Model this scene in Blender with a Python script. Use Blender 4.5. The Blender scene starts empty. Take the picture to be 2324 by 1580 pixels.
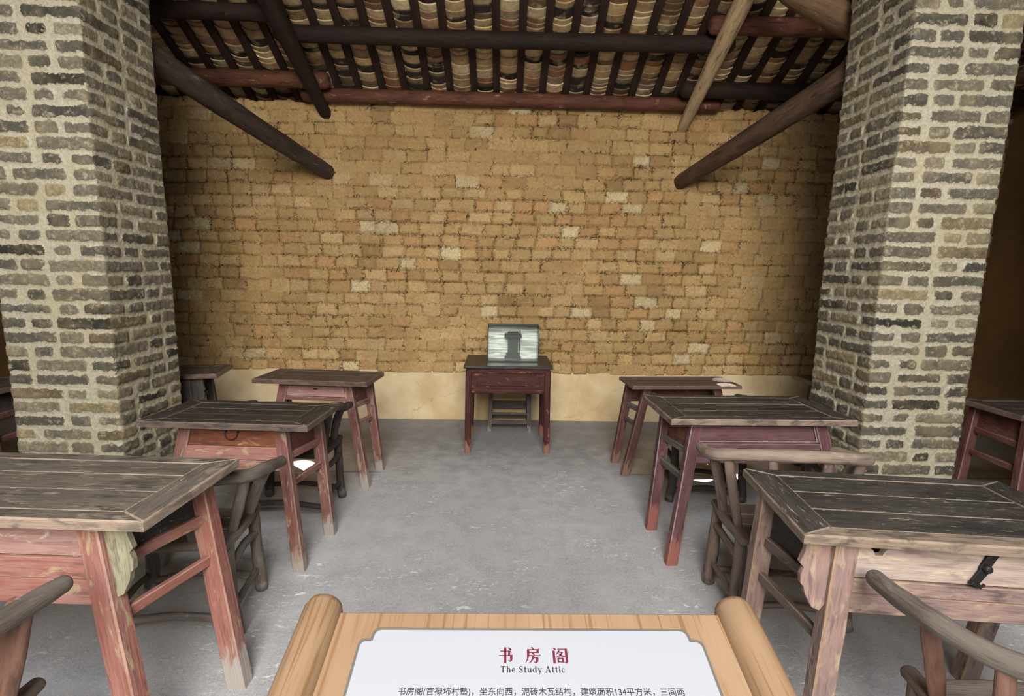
import bpy, bmesh, math, random
import numpy as np
from mathutils import Vector, Matrix, noise as mnoise

S = bpy.context.scene
COL = S.collection
rnd = random.Random(7)
R = math.radians

# ------------------------------------------------------------------ camera
P_, R_, Y_ = R(8.7), R(1.05), R(-1.1)
fwd = Vector((-math.sin(Y_)*math.cos(P_), math.cos(Y_)*math.cos(P_), -math.sin(P_)))
r0 = Vector((math.cos(Y_), math.sin(Y_), 0)); u0 = r0.cross(fwd)
right = r0*math.cos(R_) + u0*math.sin(R_)
up = u0*math.cos(R_) - r0*math.sin(R_)
cd = bpy.data.cameras.new('camera'); cam = bpy.data.objects.new('camera', cd); COL.objects.link(cam)
m = Matrix((right, up, -fwd)).transposed().to_4x4(); m.translation = Vector((0, 0, 1.65)); cam.matrix_world = m
cd.sensor_width = 36; cd.lens = 36*1160/2324; cd.clip_start = 0.02
S.camera = cam

# ------------------------------------------------------------------ light
S.view_settings.view_transform = 'Standard'; S.view_settings.look = 'None'
S.view_settings.gamma = 1.0; S.view_settings.use_curve_mapping = False
S.view_settings.exposure = 0.0
W = bpy.data.worlds.new('overcast_sky'); S.world = W; W.use_nodes = True
bg = W.node_tree.nodes['Background']; bg.inputs[0].default_value = (0.80, 0.90, 1.0, 1); bg.inputs[1].default_value = 0.18

def area(name, loc, target, sx, sy, power, color):
    l = bpy.data.lights.new(name, 'AREA'); l.shape = 'RECTANGLE'; l.size = sx; l.size_y = sy; l.energy = power; l.color = color
    o = bpy.data.objects.new(name, l); COL.objects.link(o); o.location = loc
    o.rotation_euler = (Vector(target)-Vector(loc)).to_track_quat('-Z', 'Y').to_euler()
    return o
area('courtyard_skylight', (0.0, -2.5, 4.5), (0.0, 3.2, 0.9), 2.7, 4.0, 690, (1.0, 0.985, 0.96))
area('warm_upper_fill', (0.0, -2.6, 2.9), (0.0, 3.2, 4.0), 2.2, 1.8, 100, (1.0, 0.78, 0.50))  # added warm fill for the pillar tops and roof tiles
def sunspot(loc, target, power, deg, blend=.25, color=(1, .97, .9)):
    l = bpy.data.lights.new('sunbeam_through_tiles', 'SPOT'); l.energy = power; l.spot_size = R(deg); l.spot_blend = blend
    l.color = color; l.shadow_soft_size = .004
    o = bpy.data.objects.new('sunbeam_through_tiles', l); COL.objects.link(o); o.location = loc
    o.rotation_euler = (Vector(target)-Vector(loc)).to_track_quat('-Z', 'Y').to_euler()
sunspot((-2.35, 4.6, 3.2), (-1.68, 4.10, 0), 2600, 4.4)
sunspot((2.5, 4.45, 3.2), (1.64, 3.95, 0), 2400, 3.4)
sunspot((2.7, 4.45, 3.2), (1.96, 4.0, 0), 2600, 3.8)
sunspot((2.4, 4.55, 3.2), (1.90, 4.26, .75), 1500, 4.2)

# ------------------------------------------------------------------ materials
def lin(h):
    h = h.lstrip('#'); c = [int(h[i:i+2], 16)/255 for i in (0, 2, 4)]
    return tuple((x/12.92 if x <= .04045 else ((x+.055)/1.055)**2.4) for x in c) + (1,)

class NT:
    def __init__(s, name):
        s.m = bpy.data.materials.new(name); s.m.use_nodes = True; s.t = s.m.node_tree; s.t.nodes.clear()
        s.out = s.t.nodes.new('ShaderNodeOutputMaterial'); s.b = s.t.nodes.new('ShaderNodeBsdfPrincipled')
        s.t.links.new(s.b.outputs[0], s.out.inputs[0])
    def n(s, typ, _o=0, _set=None, **k):
        nd = s.t.nodes.new('ShaderNode'+typ)
        for a, v in (_set or {}).items(): setattr(nd, a, v)
        for a, v in k.items():
            key = int(a[1:]) if a[0] == 'i' and a[1:].isdigit() else a.replace('_', ' ')
            s.put(nd.inputs[key], v)
        return nd.outputs[_o]
    def put(s, inp, v):
        if isinstance(v, bpy.types.NodeSocket): s.t.links.new(v, inp)
        else: inp.default_value = v
    def attr(s, name, o='Vector'): return s.n('Attribute', o, {'attribute_name': name})
    def obj(s): return s.n('TexCoord', 'Object')
    def map(s, v, scale=(1, 1, 1), loc=(0, 0, 0)): return s.n('Mapping', 0, None, Vector=v, Scale=scale, Location=loc)
    def noise(s, v, scale, detail=4, rough=.55, dist=0, o=0): return s.n('TexNoise', o, None, Vector=v, Scale=scale, Detail=detail, Roughness=rough, Distortion=dist)
    def ramp(s, f, lo, hi, a=0., b=1., smooth=True):
        return s.n('MapRange', 0, {'interpolation_type': 'SMOOTHSTEP' if smooth else 'LINEAR'}, Value=f, i1=lo, i2=hi, i3=a, i4=b)
    def mix(s, f, a, b, mode='MIX'):
        nd = s.t.nodes.new('ShaderNodeMix'); nd.data_type = 'RGBA'; nd.blend_type = mode
        s.put(nd.inputs[0], f); s.put(nd.inputs[6], a); s.put(nd.inputs[7], b); return nd.outputs[2]
    def math(s, op, a, b=0., c=0.): return s.n('Math', 0, {'operation': op}, i0=a, i1=b, i2=c)
    def fin(s, col, rough=.7, bump=None, bs=.3, bd=.01, **k):
        s.put(s.b.inputs['Base Color'], col); s.put(s.b.inputs['Roughness'], rough)
        if bump is not None: s.put(s.b.inputs['Normal'], s.n('Bump', 0, None, Strength=bs, Distance=bd, Height=bump))
        for a, v in k.items(): s.put(s.b.inputs[a.replace('_', ' ')], v)
        return s.m

def flat(name, hexc, rough=.6, **k):
    t = NT(name); return t.fin(lin(hexc), rough, **k)

def wood(name, c1, c2, streak, bare, bare_lo=.60, bare_hi=.72, foot='#8f8780', foot_h=.12, edge='#b09a88', rough=.62, streak_amt=.5, scratch=0., edge_amt=.7, dark='#2a1a16', dark_amt=.5, bump=.6):
    """old timber: coat colours c1-c2, long streaks, coat worn to bare wood in patches, feet scuffed grey"""
    t = NT(name); g = t.attr('gr'); z = t.n('SeparateXYZ', 2, None, Vector=t.obj()); wear = t.attr('wear', 'Fac')
    n1 = t.noise(t.map(g, (3.5, 13, 13)), 1, 4, .6)
    n2 = t.noise(t.map(g, (7, 110, 110)), 1, 3, .6)
    n3 = t.noise(t.map(g, (9, 24, 24)), 1, 5, .65, .6)
    n4 = t.noise(t.map(g, (5, 30, 30), (7, 3, 1)), 1, 4, .6)
    c = t.mix(t.ramp(n1, .35, .65), lin(c1), lin(c2))
    c = t.mix(t.math('MULTIPLY', t.ramp(n4, .54, .70), dark_amt), c, lin(dark))
    c = t.mix(t.math('MULTIPLY', t.ramp(n2, .5, .68), streak_amt), c, lin(streak))
    c = t.mix(t.ramp(n3, bare_lo, bare_hi), c, lin(bare))
    if scratch:
        n5 = t.noise(t.map(g, (16, 120, 120), (3, 9, 2)), 1, 5, .7, .8)
        c = t.mix(t.math('MULTIPLY', t.ramp(n5, .60, .68), scratch), c, lin('#a89f94'))
    c = t.mix(t.math('MULTIPLY', wear, t.ramp(n3, .36, .56, .25, edge_amt)), c, lin(edge))
    if foot_h:
        zz = t.math('ADD', z, t.math('MULTIPLY', t.math('SUBTRACT', n3, .5), .34))
        c = t.mix(t.ramp(zz, foot_h*.55, foot_h, .9, 0.), c, lin(foot))
    return t.fin(c, rough, t.math('ADD', n2, t.math('MULTIPLY', n3, .8)), bump, .005, Specular_IOR_Level=.35)

RED_L = wood('faded_red_paint', '#8c5a50', '#986f66', '#684540', '#a08a70', .54, .67, foot='#a09a94', foot_h=.15, edge='#ac9484', dark='#4f332f', dark_amt=.55)
RED_M = wood('worn_red_brown_paint', '#714840', '#7c5c55', '#503631', '#937f6c', .53, .66, foot='#98918a', foot_h=.13, edge='#9c887c', dark='#43302c', dark_amt=.65)
RED_P = wood('purple_red_paint', '#543236', '#634448', '#38262a', '#857069', .60, .78, foot='#8a564c', foot_h=.20, edge='#a39996', dark='#2c2226', dark_amt=.75)
RED_D = wood('dull_dark_red_paint', '#55302b', '#62423b', '#33211e', '#7a6053', .60, .76, foot='#7d6354', foot_h=.12, edge='#80706a', dark='#281b19')
PINK = wood('bleached_pink_paint', '#8d746d', '#7d6966', '#5f4b48', '#a08c78', .50, .70, foot='#8a817b', foot_h=.0, edge='#a98b66', dark='#453a3a', dark_amt=.9)
ORANGE = wood('orange_brown_drawer_wood', '#7f4a33', '#653a29', '#46261c', '#9c7452', .58, .70, foot_h=0, edge='#9c7452', dark='#38201a', dark_amt=.6)
PALE_D = wood('chipped_pink_drawer_paint', '#a07f78', '#94726a', '#7d5b54', '#b8aea4', .56, .66, foot_h=0, edge='#bdb4aa', streak_amt=.7, dark='#735c58')
BLEACH_D = wood('bleached_drawer_wood', '#a6968c', '#98867f', '#7c6860', '#b3a690', .5, .70, foot_h=0, edge='#ada08b', dark='#675854', dark_amt=.65)
TOP = wood('dark_weathered_tabletop', '#2d2b2a', '#403c39', '#1f1e1d', '#6a635c', .62, .74, foot_h=0, edge='#9a8776', rough=.5, scratch=.75, edge_amt=.8, dark='#211f1e', dark_amt=.6)
TOP_K = wood('near_black_worn_tabletop', '#282625', '#36322f', '#1c1b1a', '#5c554f', .62, .76, foot_h=0, edge='#77675e', rough=.5, scratch=.6, edge_amt=.75, dark='#191817', dark_amt=.6)
TOP_B = wood('grey_brown_tabletop', '#585149', '#686058', '#38342f', '#857b70', .54, .68, foot_h=0, edge='#a59180', rough=.48, scratch=.6, edge_amt=.9, dark='#2d2a28', dark_amt=.75)
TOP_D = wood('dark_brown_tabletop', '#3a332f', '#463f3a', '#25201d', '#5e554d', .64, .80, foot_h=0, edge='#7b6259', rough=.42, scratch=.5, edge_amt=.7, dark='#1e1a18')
PANEL = wood('blackened_side_board', '#34302e', '#403b39', '#201d1d', '#85807a', .66, .74, foot_h=0, edge='#6a5f58', scratch=.6, dark='#1c1a19')
GREYW = wood('grey_weathered_round_wood', '#5a524c', '#6f665e', '#413a36', '#857b70', .58, .74, foot='#948e88', foot_h=.07, edge='#aaa298', rough=.75, dark='#322d2a', dark_amt=.65)
BROWNW = wood('brown_weathered_round_wood', '#5f5149', '#6d5d54', '#423832', '#83756a', .58, .74, foot='#877f79', foot_h=.06, edge='#9a8d80', rough=.75, dark='#362d29', dark_amt=.65)
POSTW = wood('reddish_brown_post_wood', '#6e4d40', '#7d5e50', '#49342c', '#8f7868', .60, .76, foot='#877f79', foot_h=.0, edge='#9a8d80', rough=.75, dark='#3a2b26', dark_amt=.6)
TANRAIL = wood('tan_grey_worn_rail', '#7d6f64', '#8c7e72', '#574c45', '#a29383', .55, .74, foot_h=0, edge='#a29383', rough=.7, dark='#3a332f', dark_amt=.55)
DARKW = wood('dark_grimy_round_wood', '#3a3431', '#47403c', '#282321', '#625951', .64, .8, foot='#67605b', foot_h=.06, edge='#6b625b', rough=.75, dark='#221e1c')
SPAN = wood('yellow_grey_bracket_wood', '#85816a', '#98937d', '#5a5747', '#706b58', .55, .7, foot_h=0, edge='#605d4c', dark='#4f4d44', dark_amt=.75)
LACQ = wood('dark_maroon_lacquer', '#351310', '#441b17', '#200c0a', '#7d4c3e', .58, .66, foot='#86634f', foot_h=.11, edge='#6c463c', rough=.5, dark='#190b0a', streak_amt=.15, bump=.15)
BLACKT = wood('black_lacquer_tabletop', '#211e1c', '#292523', '#181514', '#36302c', .66, .8, foot_h=0, edge='#46413d', rough=.35, dark='#131110')
STOOLW = wood('grey_black_stool_wood', '#4b4642', '#5c5650', '#2c2926', '#857e77', .6, .72, foot='#85807b', foot_h=.05, edge='#85807b', dark='#242120')
BEAM = wood('soot_dark_roof_timber', '#231814', '#30211c', '#160f0d', '#4a3830', .60, .78, foot_h=0, edge='#463328', rough=.8, dark='#110c0a', dark_amt=.7)
BEAMR = wood('reddish_roof_timber', '#573226', '#6a4231', '#351f17', '#a08a6c', .60, .74, foot_h=0, edge='#5e4538', rough=.75, dark='#1d120f', dark_amt=.65)
RAFT = wood('dark_rafter_wood', '#2a1c17', '#38261e', '#1a110e', '#463229', .66, .8, foot_h=0, edge='#46342a', rough=.85, dark='#180f0d')
TAN = wood('bare_tan_timber', '#b09a78', '#c0a986', '#806a50', '#8f7b5e', .60, .74, foot_h=0, edge='#7d6b52', rough=.8, dark='#453829', dark_amt=.75)
BRACE = wood('brown_brace_timber', '#5d4733', '#6c543c', '#3d2d20', '#7d6448', .6, .74, foot_h=0, edge='#7d6448', rough=.8, dark='#2d2118')

POLE_L = wood('grey_black_pole_timber', '#332b27', '#453b35', '#1e1917', '#6a5f57', .60, .72, foot_h=0, edge='#5a4e46', rough=.6, dark='#171311', dark_amt=.7)
POLE_R = wood('brown_pole_timber', '#44342a', '#5a4637', '#251b16', '#7a624e', .60, .74, foot_h=0, edge='#5a4e46', rough=.65, dark='#1b1310', dark_amt=.75)

def sign_wood():
    t = NT('light_oak_sign_wood'); g = t.attr('gr')
    w = t.noise(t.map(g, (1.6, 75, 75), (2, 5, 1)), 1, 4, .55, .8)
    n = t.noise(t.map(g, (9, 190, 190)), 1, 3, .6); n1 = t.noise(t.map(g, (3, 10, 10)), 1, 3)
    c = t.mix(t.ramp(n1, .3, .7), lin('#907860'), lin('#866c52'))
    c = t.mix(t.ramp(w, .54, .64, 0., .6), c, lin('#6a4829'))
    c = t.mix(t.ramp(n, .52, .72, 0., .35), c, lin('#6b4c35'))
    return t.fin(c, .5, n, .1, .002)
OAK = sign_wood()
WHITE = flat('white_sign_plate', '#989ba3', .45)
SGREY = flat('grey_plate_edge', '#5c5c57', .5)
MAROON = flat('maroon_lettering', '#620f29', .6)
INK = flat('dark_grey_lettering', '#2b2b30', .6)
IRON = flat('black_iron', '#2a2b2c', .55, Metallic=.6)
DARKHOLE = flat('dark_cavity_wood', '#17110f', .9)
STEEL = flat('dark_metal_edge', '#2c302f', .45, Metallic=.3)
MODEL = flat('dark_bronze_model', '#34352f', .5, Metallic=.0)
def reflection_backing():
    t = NT('painted_reflection_backing'); o = t.obj(); n = t.noise(t.map(o, (3, 1, 44)), 1, 2, .5); n2 = t.noise(t.map(o, (5, 1, 60), (3, 1, 2)), 1, 1)
    c = t.mix(t.ramp(n, .38, .6), lin('#a9b0a6'), lin('#e2e8e5')); c = t.mix(t.ramp(n2, .60, .66), c, lin('#f6f7f2'))  # pale bands paint the courtyard's reflection onto the case backing
    return t.fin(c, .3)
REFL = reflection_backing()

def glass():
    t = NT('clear_reflective_glass')
    tr = t.n('BsdfTransparent', 0, None, Color=(.97, .985, .975, 1)); gl = t.n('BsdfGlossy', 0, None, Color=(.95, 1, .98, 1), Roughness=.03)
    mx = t.t.nodes.new('ShaderNodeMixShader'); t.put(mx.inputs[0], t.n('Fresnel', 0, None, IOR=1.42)); t.put(mx.inputs[1], tr); t.put(mx.inputs[2], gl)
    t.t.links.new(mx.outputs[0], t.out.inputs[0]); return t.m
GLASS = glass()

def adobe():
    t = NT('adobe_mud_brick'); o = t.obj(); c = t.attr('col', 'Color'); sd = t.attr('sd', 'Fac')
    w = t.noise(o, 9, 4, .65, 0, 1)
    warp = t.n('VectorMath', 0, {'operation': 'MULTIPLY_ADD'}, i0=w, i1=(.10, .10, .10), i2=o)
    vo = t.n('TexVoronoi', 0, {'feature': 'DISTANCE_TO_EDGE'}, Vector=t.map(warp, (1, .01, 1.1)), Scale=9.)
    vo2 = t.n('TexVoronoi', 0, {'feature': 'DISTANCE_TO_EDGE'}, Vector=t.map(warp, (1, .01, 1.), (5, 0, 3)), Scale=21.)
    fine = t.noise(o, 46, 5, .68); mid = t.noise(o, 13, 4, .62); big = t.noise(o, 4.2, 4, .6)
    near = t.ramp(sd, .010, .032, 1., .0); msk = t.ramp(big, .47, .58)
    ck = t.math('MULTIPLY', t.ramp(vo, .006, .024, 1., 0.), t.math('MULTIPLY', msk, t.math('ADD', t.math('MULTIPLY', near, .8), .2)))
    ck = t.math('MAXIMUM', ck, t.math('MULTIPLY', t.ramp(vo2, .012, .05, 1., 0.), t.math('MULTIPLY', near, t.ramp(mid, .46, .6))))
    jn = t.math('MULTIPLY', t.ramp(t.math('ADD', sd, t.math('MULTIPLY', t.math('SUBTRACT', fine, .5), .026)), -.002, .004, 1., 0.), t.ramp(big, .36, .56))
    crack = t.math('MAXIMUM', ck, t.math('MULTIPLY', jn, .95))
    c = t.mix(t.ramp(fine, .3, .72), t.mix(.5, c, lin('#8a6f4c')), c)
    c = t.mix(t.math('MULTIPLY', t.ramp(mid, .50, .72), .35), c, lin('#c4a878'))
    c = t.mix(t.ramp(t.math('ADD', sd, t.math('MULTIPLY', t.math('SUBTRACT', mid, .5), .03)), .0, .014, .55, 0.), c, lin('#8c704a'))
    c = t.mix(t.math('MULTIPLY', crack, .85), c, lin('#261b11'))
    h = t.math('SUBTRACT', t.math('ADD', fine, t.math('MULTIPLY', mid, 1.4)), t.math('MULTIPLY', crack, 1.6))
    return t.fin(c, .95, h, .7, .014, Specular_IOR_Level=.2)
ADOBE = adobe()

def greybrick():
    t = NT('grey_brick_and_lime_mortar'); o = t.obj(); tint = t.attr('col', 'Color'); sd = t.attr('sd', 'Fac')
    fine = t.noise(o, 60, 5, .7); mid = t.noise(o, 19, 5, .68); big = t.noise(o, 5.5, 4, .6)
    edge = t.math('ADD', sd, t.math('MULTIPLY', t.math('SUBTRACT', mid, .5), .060)); edge = t.math('ADD', edge, t.math('MULTIPLY', t.math('SUBTRACT', fine, .5), .024))
    edge = t.math('ADD', edge, t.math('MULTIPLY', t.math('SUBTRACT', big, .5), .040))
    isb = t.ramp(edge, -.001, t.math('ADD', .0025, t.math('MULTIPLY', t.ramp(big, .5, .7), .010)))
    smear = t.ramp(t.math('ADD', mid, t.math('MULTIPLY', fine, .5)), .80, .96)
    b = t.mix(t.ramp(fine, .35, .7), t.mix(.5, tint, lin('#2c2b26')), tint); b = t.mix(t.ramp(mid, .4, .62, .35, 0.), b, lin('#34322b'))
    b = t.mix(t.math('MULTIPLY', smear, .8), b, lin('#9a917b')); b = t.mix(t.ramp(big, .42, .66, 0., .3), b, lin('#978a6c'))
    mo = t.mix(t.ramp(fine, .3, .7), lin('#938c78'), lin('#b1ab98')); mo = t.mix(t.ramp(big, .4, .7, 0., .5), mo, lin('#9e9371'))
    c = t.mix(isb, mo, b)
    h = t.math('ADD', t.math('MULTIPLY', isb, .4), t.math('ADD', fine, mid))
    return t.fin(c, .92, h, .6, .009, Specular_IOR_Level=.25)
GBRICK = greybrick()

def plaster(name, a, b, sc=2.2):
    t = NT(name); o = t.obj(); n = t.noise(o, sc, 5, .6); f = t.noise(o, 40, 4)
    vo = t.n('TexVoronoi', 0, {'feature': 'DISTANCE_TO_EDGE'}, Vector=t.n('VectorMath', 0, {'operation': 'MULTIPLY_ADD'}, i0=t.noise(o, 4, 3, .6, 0, 1), i1=(.3, .3, .3), i2=o), Scale=1.1)
    c = t.mix(t.ramp(n, .35, .68), lin(a), lin(b)); c = t.mix(t.ramp(vo, .001, .004, .3, 0.), c, lin('#5d4a2e'))
    return t.fin(c, .85, f, .15, .004)
PLINTH = plaster('cream_plaster', '#dcc9a4', '#c6ab7e')
SIDEW = plaster('brown_mud_plaster', '#7d623e', '#69502f', 1.5)
LIME = plaster('lime_washed_wall', '#c9c6ba', '#aeaa9c')

def floor_mat():
    t = NT('grey_concrete_floor'); o = t.obj()
    big = t.noise(o, .9, 5, .6); mid = t.noise(o, 6, 5, .65); fine = t.noise(o, 60, 5, .7)
    sp = t.noise(t.map(o, (14, 34, 20)), 1, 6, .75, 1.2)
    spm = t.ramp(t.noise(o, 1.5, 4, .6), .42, .62)
    c = t.mix(t.ramp(big, .3, .7), lin('#9b9ca0'), lin('#b1b2b5'))
    c = t.mix(t.ramp(mid, .35, .7, 0., .55), c, lin('#828388'))
    c = t.mix(t.ramp(fine, .35, .75, 0., .5), c, lin('#bdbdbe'))
    c = t.mix(t.math('MULTIPLY', t.ramp(sp, .57, .63), t.math('MULTIPLY', spm, .8)), c, lin('#e6e5e2'))
    s2 = t.noise(o, 150, 3, .6); c = t.mix(t.ramp(s2, .55, .68, 0., .55), c, lin('#d2d2d0')); c = t.mix(t.ramp(s2, .30, .42, .5, 0.), c, lin('#66666a'))
    pit = t.n('TexVoronoi', 0, None, Vector=o, Scale=16.); c = t.mix(t.ramp(pit, .03, .055, .8, 0.), c, lin('#2b2a2a'))
    # sunlight on the floor at both sides, painted in as beige with a hard front edge
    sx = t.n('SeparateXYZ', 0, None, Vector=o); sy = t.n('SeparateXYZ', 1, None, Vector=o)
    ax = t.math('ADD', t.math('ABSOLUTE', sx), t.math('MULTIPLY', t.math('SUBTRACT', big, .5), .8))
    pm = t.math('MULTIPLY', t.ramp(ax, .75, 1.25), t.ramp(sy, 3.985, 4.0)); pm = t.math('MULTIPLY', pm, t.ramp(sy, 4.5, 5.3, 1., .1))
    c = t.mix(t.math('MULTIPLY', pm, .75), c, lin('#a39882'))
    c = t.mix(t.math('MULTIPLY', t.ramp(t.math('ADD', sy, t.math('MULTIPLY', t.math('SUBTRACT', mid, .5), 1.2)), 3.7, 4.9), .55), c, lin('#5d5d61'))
    jl = t.math('MULTIPLY', t.ramp(t.math('ABSOLUTE', t.math('SUBTRACT', sy, 3.985)), .006, .014, .7, 0.), t.ramp(ax, .8, 1.1))  # dark line along the front edge of the painted sunlight
    c = t.mix(jl, c, lin('#37352f'))
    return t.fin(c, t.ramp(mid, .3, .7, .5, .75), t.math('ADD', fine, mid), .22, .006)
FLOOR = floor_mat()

def tile_mat():
    t = NT('old_clay_roof_tile'); o = t.obj(); c = t.attr('col', 'Color'); n = t.noise(o, 28, 5, .65); m_ = t.noise(o, 9, 4)
    c = t.mix(t.ramp(n, .35, .7, 0., .4), c, lin('#4a3a2c')); c = t.mix(t.ramp(m_, .52, .68, 0., .5), c, lin('#c9b48c'))
    return t.fin(c, .9, n, .4, .006)
TILE = tile_mat()
DARKCORE = flat('dark_wall_core', '#2a221c', .95)

# ------------------------------------------------------------------ mesh helpers
class MB:
    def __init__(s): s.v = []; s.f = []; s.g = []; s.w = []; s.sm = []
    def add(s, vs, fs, gs, wear=None, smooth=False):
        b = len(s.v); s.v += [tuple(x) for x in vs]; s.g += [tuple(x) for x in gs]
        s.f += [tuple(i+b for i in f) for f in fs]; s.w += wear if wear else [0.]*len(fs); s.sm += [smooth]*len(fs) if not isinstance(smooth, list) else smooth
    def build(s, name, mat, parent=None):
        me = bpy.data.meshes.new(name); me.from_pydata(s.v, [], s.f)
        bm = bmesh.new(); bm.from_mesh(me); bmesh.ops.recalc_face_normals(bm, faces=bm.faces); bm.to_mesh(me); bm.free()
        a = me.attributes.new('gr', 'FLOAT_VECTOR', 'POINT'); a.data.foreach_set('vector', np.array(s.g, 'f').ravel())
        a = me.attributes.new('wear', 'FLOAT', 'FACE'); a.data.foreach_set('value', np.array(s.w, 'f'))
        me.polygons.foreach_set('use_smooth', s.sm)
        me.materials.append(mat); o = bpy.data.objects.new(name, me); COL.objects.link(o)
        if parent: o.parent = parent
        return o
def off(): return (rnd.uniform(0, 40), rnd.uniform(0, 40), rnd.uniform(0, 40))

def frame(d, upv):
    d = d.normalized(); s = d.cross(upv)
    if s.length < 1e-4: s = d.cross(Vector((0, 1, 0)))
    s.normalize(); return s, s.cross(d)

def bar(mb, p0, p1, w, h, upv=(0, 0, 1), ch=.004, n=5, jit=.0012, flatend=False, taper=1., wear_e=.55):
    """squared timber with eased corners, slightly wavering faces"""
    p0, p1 = Vector(p0), Vector(p1); d = p1-p0; L = d.length; du = d.normalized(); s, t = frame(d, Vector(upv))
    of = off(); vs = []; gs = []; fs = []; wr = []
    def ring(a, inset):
        sc = 1+(taper-1)*a; hw, hh = w/2*sc-inset, h/2*sc-inset; c = min(ch, hw*.6, hh*.6)
        pts = [(hw-c, hh), (-hw+c, hh), (-hw, hh-c), (-hw, -hh+c), (-hw+c, -hh), (hw-c, -hh), (hw, -hh+c), (hw, hh-c)]
        o = p0+d*a
        for x, y in pts:
            q = o+s*x+t*y
            jj = mnoise.noise(q*9+Vector(of))*jit
            q = q+s*jj*(1 if x > 0 else -1)+t*jj*(1 if y > 0 else -1)
            if flatend and a in (0., 1.): q = q-du*((q.z-o.z)/du.z)
            vs.append(q); gs.append((a*L+of[0], x+of[1], y+of[2]))
    e = min(ch/L, .2)
    if flatend: ring(0., 0.)
    else: ring(0., ch); ring(e, 0.)
    for i in range(1, n): ring(e+(1-2*e)*i/n, 0.)
    if flatend: ring(1., 0.)
    else: ring(1-e, 0.); ring(1., ch)
    k = len(vs)//8
    for i in range(k-1):
        for j in range(8):
            fs.append((i*8+j, i*8+(j+1) % 8, (i+1)*8+(j+1) % 8, (i+1)*8+j)); wr.append(wear_e if j in (1, 3, 5, 7) else 0.)
    fs.append(tuple(range(8))); fs.append(tuple((k-1)*8+j for j in range(8))); wr += [.3, .3]
    mb.add(vs, fs, gs, wr)

def crom(pts, n):
    P = [Vector(p) for p in pts]; P = [P[0]*2-P[1]]+P+[P[-1]*2-P[-2]]; out = []
    for i in range(1, len(P)-2):
        for k in range(n):
            t = k/n; a, b, c, d = P[i-1:i+3]
            out.append(.5*((2*b)+(c-a)*t+(2*a-5*b+4*c-d)*t*t+(3*b-a-3*c+d)*t**3))
    out.append(P[-2]); return out

def pole(mb, pts, rad, seg=12, n=5, lump=.0025, oval=(1, 1), flat0=False, round_end=True):
    """round, slightly lumpy stick through pts; rad = radius per point"""
    C = crom(pts, n); rr = crom([(r, 0, 0) for r in (rad if isinstance(rad, (list, tuple)) else [rad]*len(pts))], n); rr = [max(r.x, .001) for r in rr]
    of = off(); T = [(C[min(i+1, len(C)-1)]-C[max(i-1, 0)]).normalized() for i in range(len(C))]
    s, t = frame(T[0], Vector((0, 0, 1)) if abs(T[0].z) < .9 else Vector((0, 1, 0)))
    rings = []; L = 0
    for i, c in enumerate(C):
        if i: L += (c-C[i-1]).length
        s = (s-T[i]*s.dot(T[i])).normalized(); t = T[i].cross(s); rings.append((c, s.copy(), t.copy(), rr[i], L))
    def cap(idx, sg):
        c, s_, t_, r, L_ = rings[idx]; d = T[idx]*sg
        return [(c+d*r*.35, s_, t_, r*.86, L_), (c+d*r*.58, s_, t_, r*.52, L_)]
    if round_end:
        a, b = cap(0, -1), cap(-1, 1); rings = ([] if flat0 else [a[1], a[0]])+rings+[b[0], b[1]]
    vs = []; gs = []; fs = []
    for c, s_, t_, r, L_ in rings:
        for j in range(seg):
            an = 2*math.pi*j/seg; q = c+s_*(math.cos(an)*r*oval[0])+t_*(math.sin(an)*r*oval[1])
            k = mnoise.noise(q*13+Vector(of))*lump+mnoise.noise(q*34+Vector(of))*lump*.5
            q = q+(s_*math.cos(an)+t_*math.sin(an))*k
            vs.append(q); gs.append((L_+of[0], math.cos(an)*r+of[1], math.sin(an)*r+of[2]))
    k = len(rings)
    for i in range(k-1):
        for j in range(seg): fs.append((i*seg+j, i*seg+(j+1) % seg, (i+1)*seg+(j+1) % seg, (i+1)*seg+j))
    sm = [True]*len(fs); fs.append(tuple(range(seg))); fs.append(tuple((k-1)*seg+j for j in range(seg))); sm += [False, False]
    mb.add(vs, fs, gs, [0.]*(len(fs)-2)+[.6, .6], sm)

def inset(poly, c):
    n = len(poly); ar = sum(poly[i][0]*poly[(i+1) % n][1]-poly[(i+1) % n][0]*poly[i][1] for i in range(n)); sg = 1 if ar > 0 else -1; out = []
    for i in range(n):
        a, b, d = Vector(poly[i-1]), Vector(poly[i]), Vector(poly[(i+1) % n])
        e1 = (b-a).normalized(); e2 = (d-b).normalized(); n1 = Vector((-e1.y, e1.x))*sg; n2 = Vector((-e2.y, e2.x))*sg
        m_ = (n1+n2); l = m_.length
        if l < 1e-5: out.append(tuple(b)); continue
        m_ /= l; out.append(tuple(b+m_*c/max(.35, m_.dot(n1))))
    return out

def prism(mb, poly, z0, z1, fn=lambda x, y, z: (x, y, z), ch=.004, gdir=0, wear_side=.3, wear_ch=.8, both=False, wear_top=0.):
    """board with outline poly (2D) between z0 and z1, eased top edge; fn maps (x, y, z) into place"""
    of = off(); n = len(poly); ins = inset(poly, ch)
    rings = ([(ins, z0), (poly, z0+ch)] if both else [(poly, z0)])+[(poly, z1-ch), (ins, z1)]
    vs = []; gs = []; fs = []; wr = []
    for pl, z in rings:
        for x, y in pl:
            vs.append(fn(x, y, z)); gs.append((x+of[0], y+of[1], z+of[2]) if gdir == 0 else (y+of[0], x+of[1], z+of[2]))
    k = len(rings)
    for i in range(k-1):
        for j in range(n):
            fs.append((i*n+j, i*n+(j+1) % n, (i+1)*n+(j+1) % n, (i+1)*n+j)); wr.append(wear_ch if (i == k-2 or (both and i == 0)) else wear_side)
    fs.append(tuple(range(n))); fs.append(tuple((k-1)*n+j for j in range(n))); wr += [0., wear_top]
    mb.add(vs, fs, gs, wr)

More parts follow.
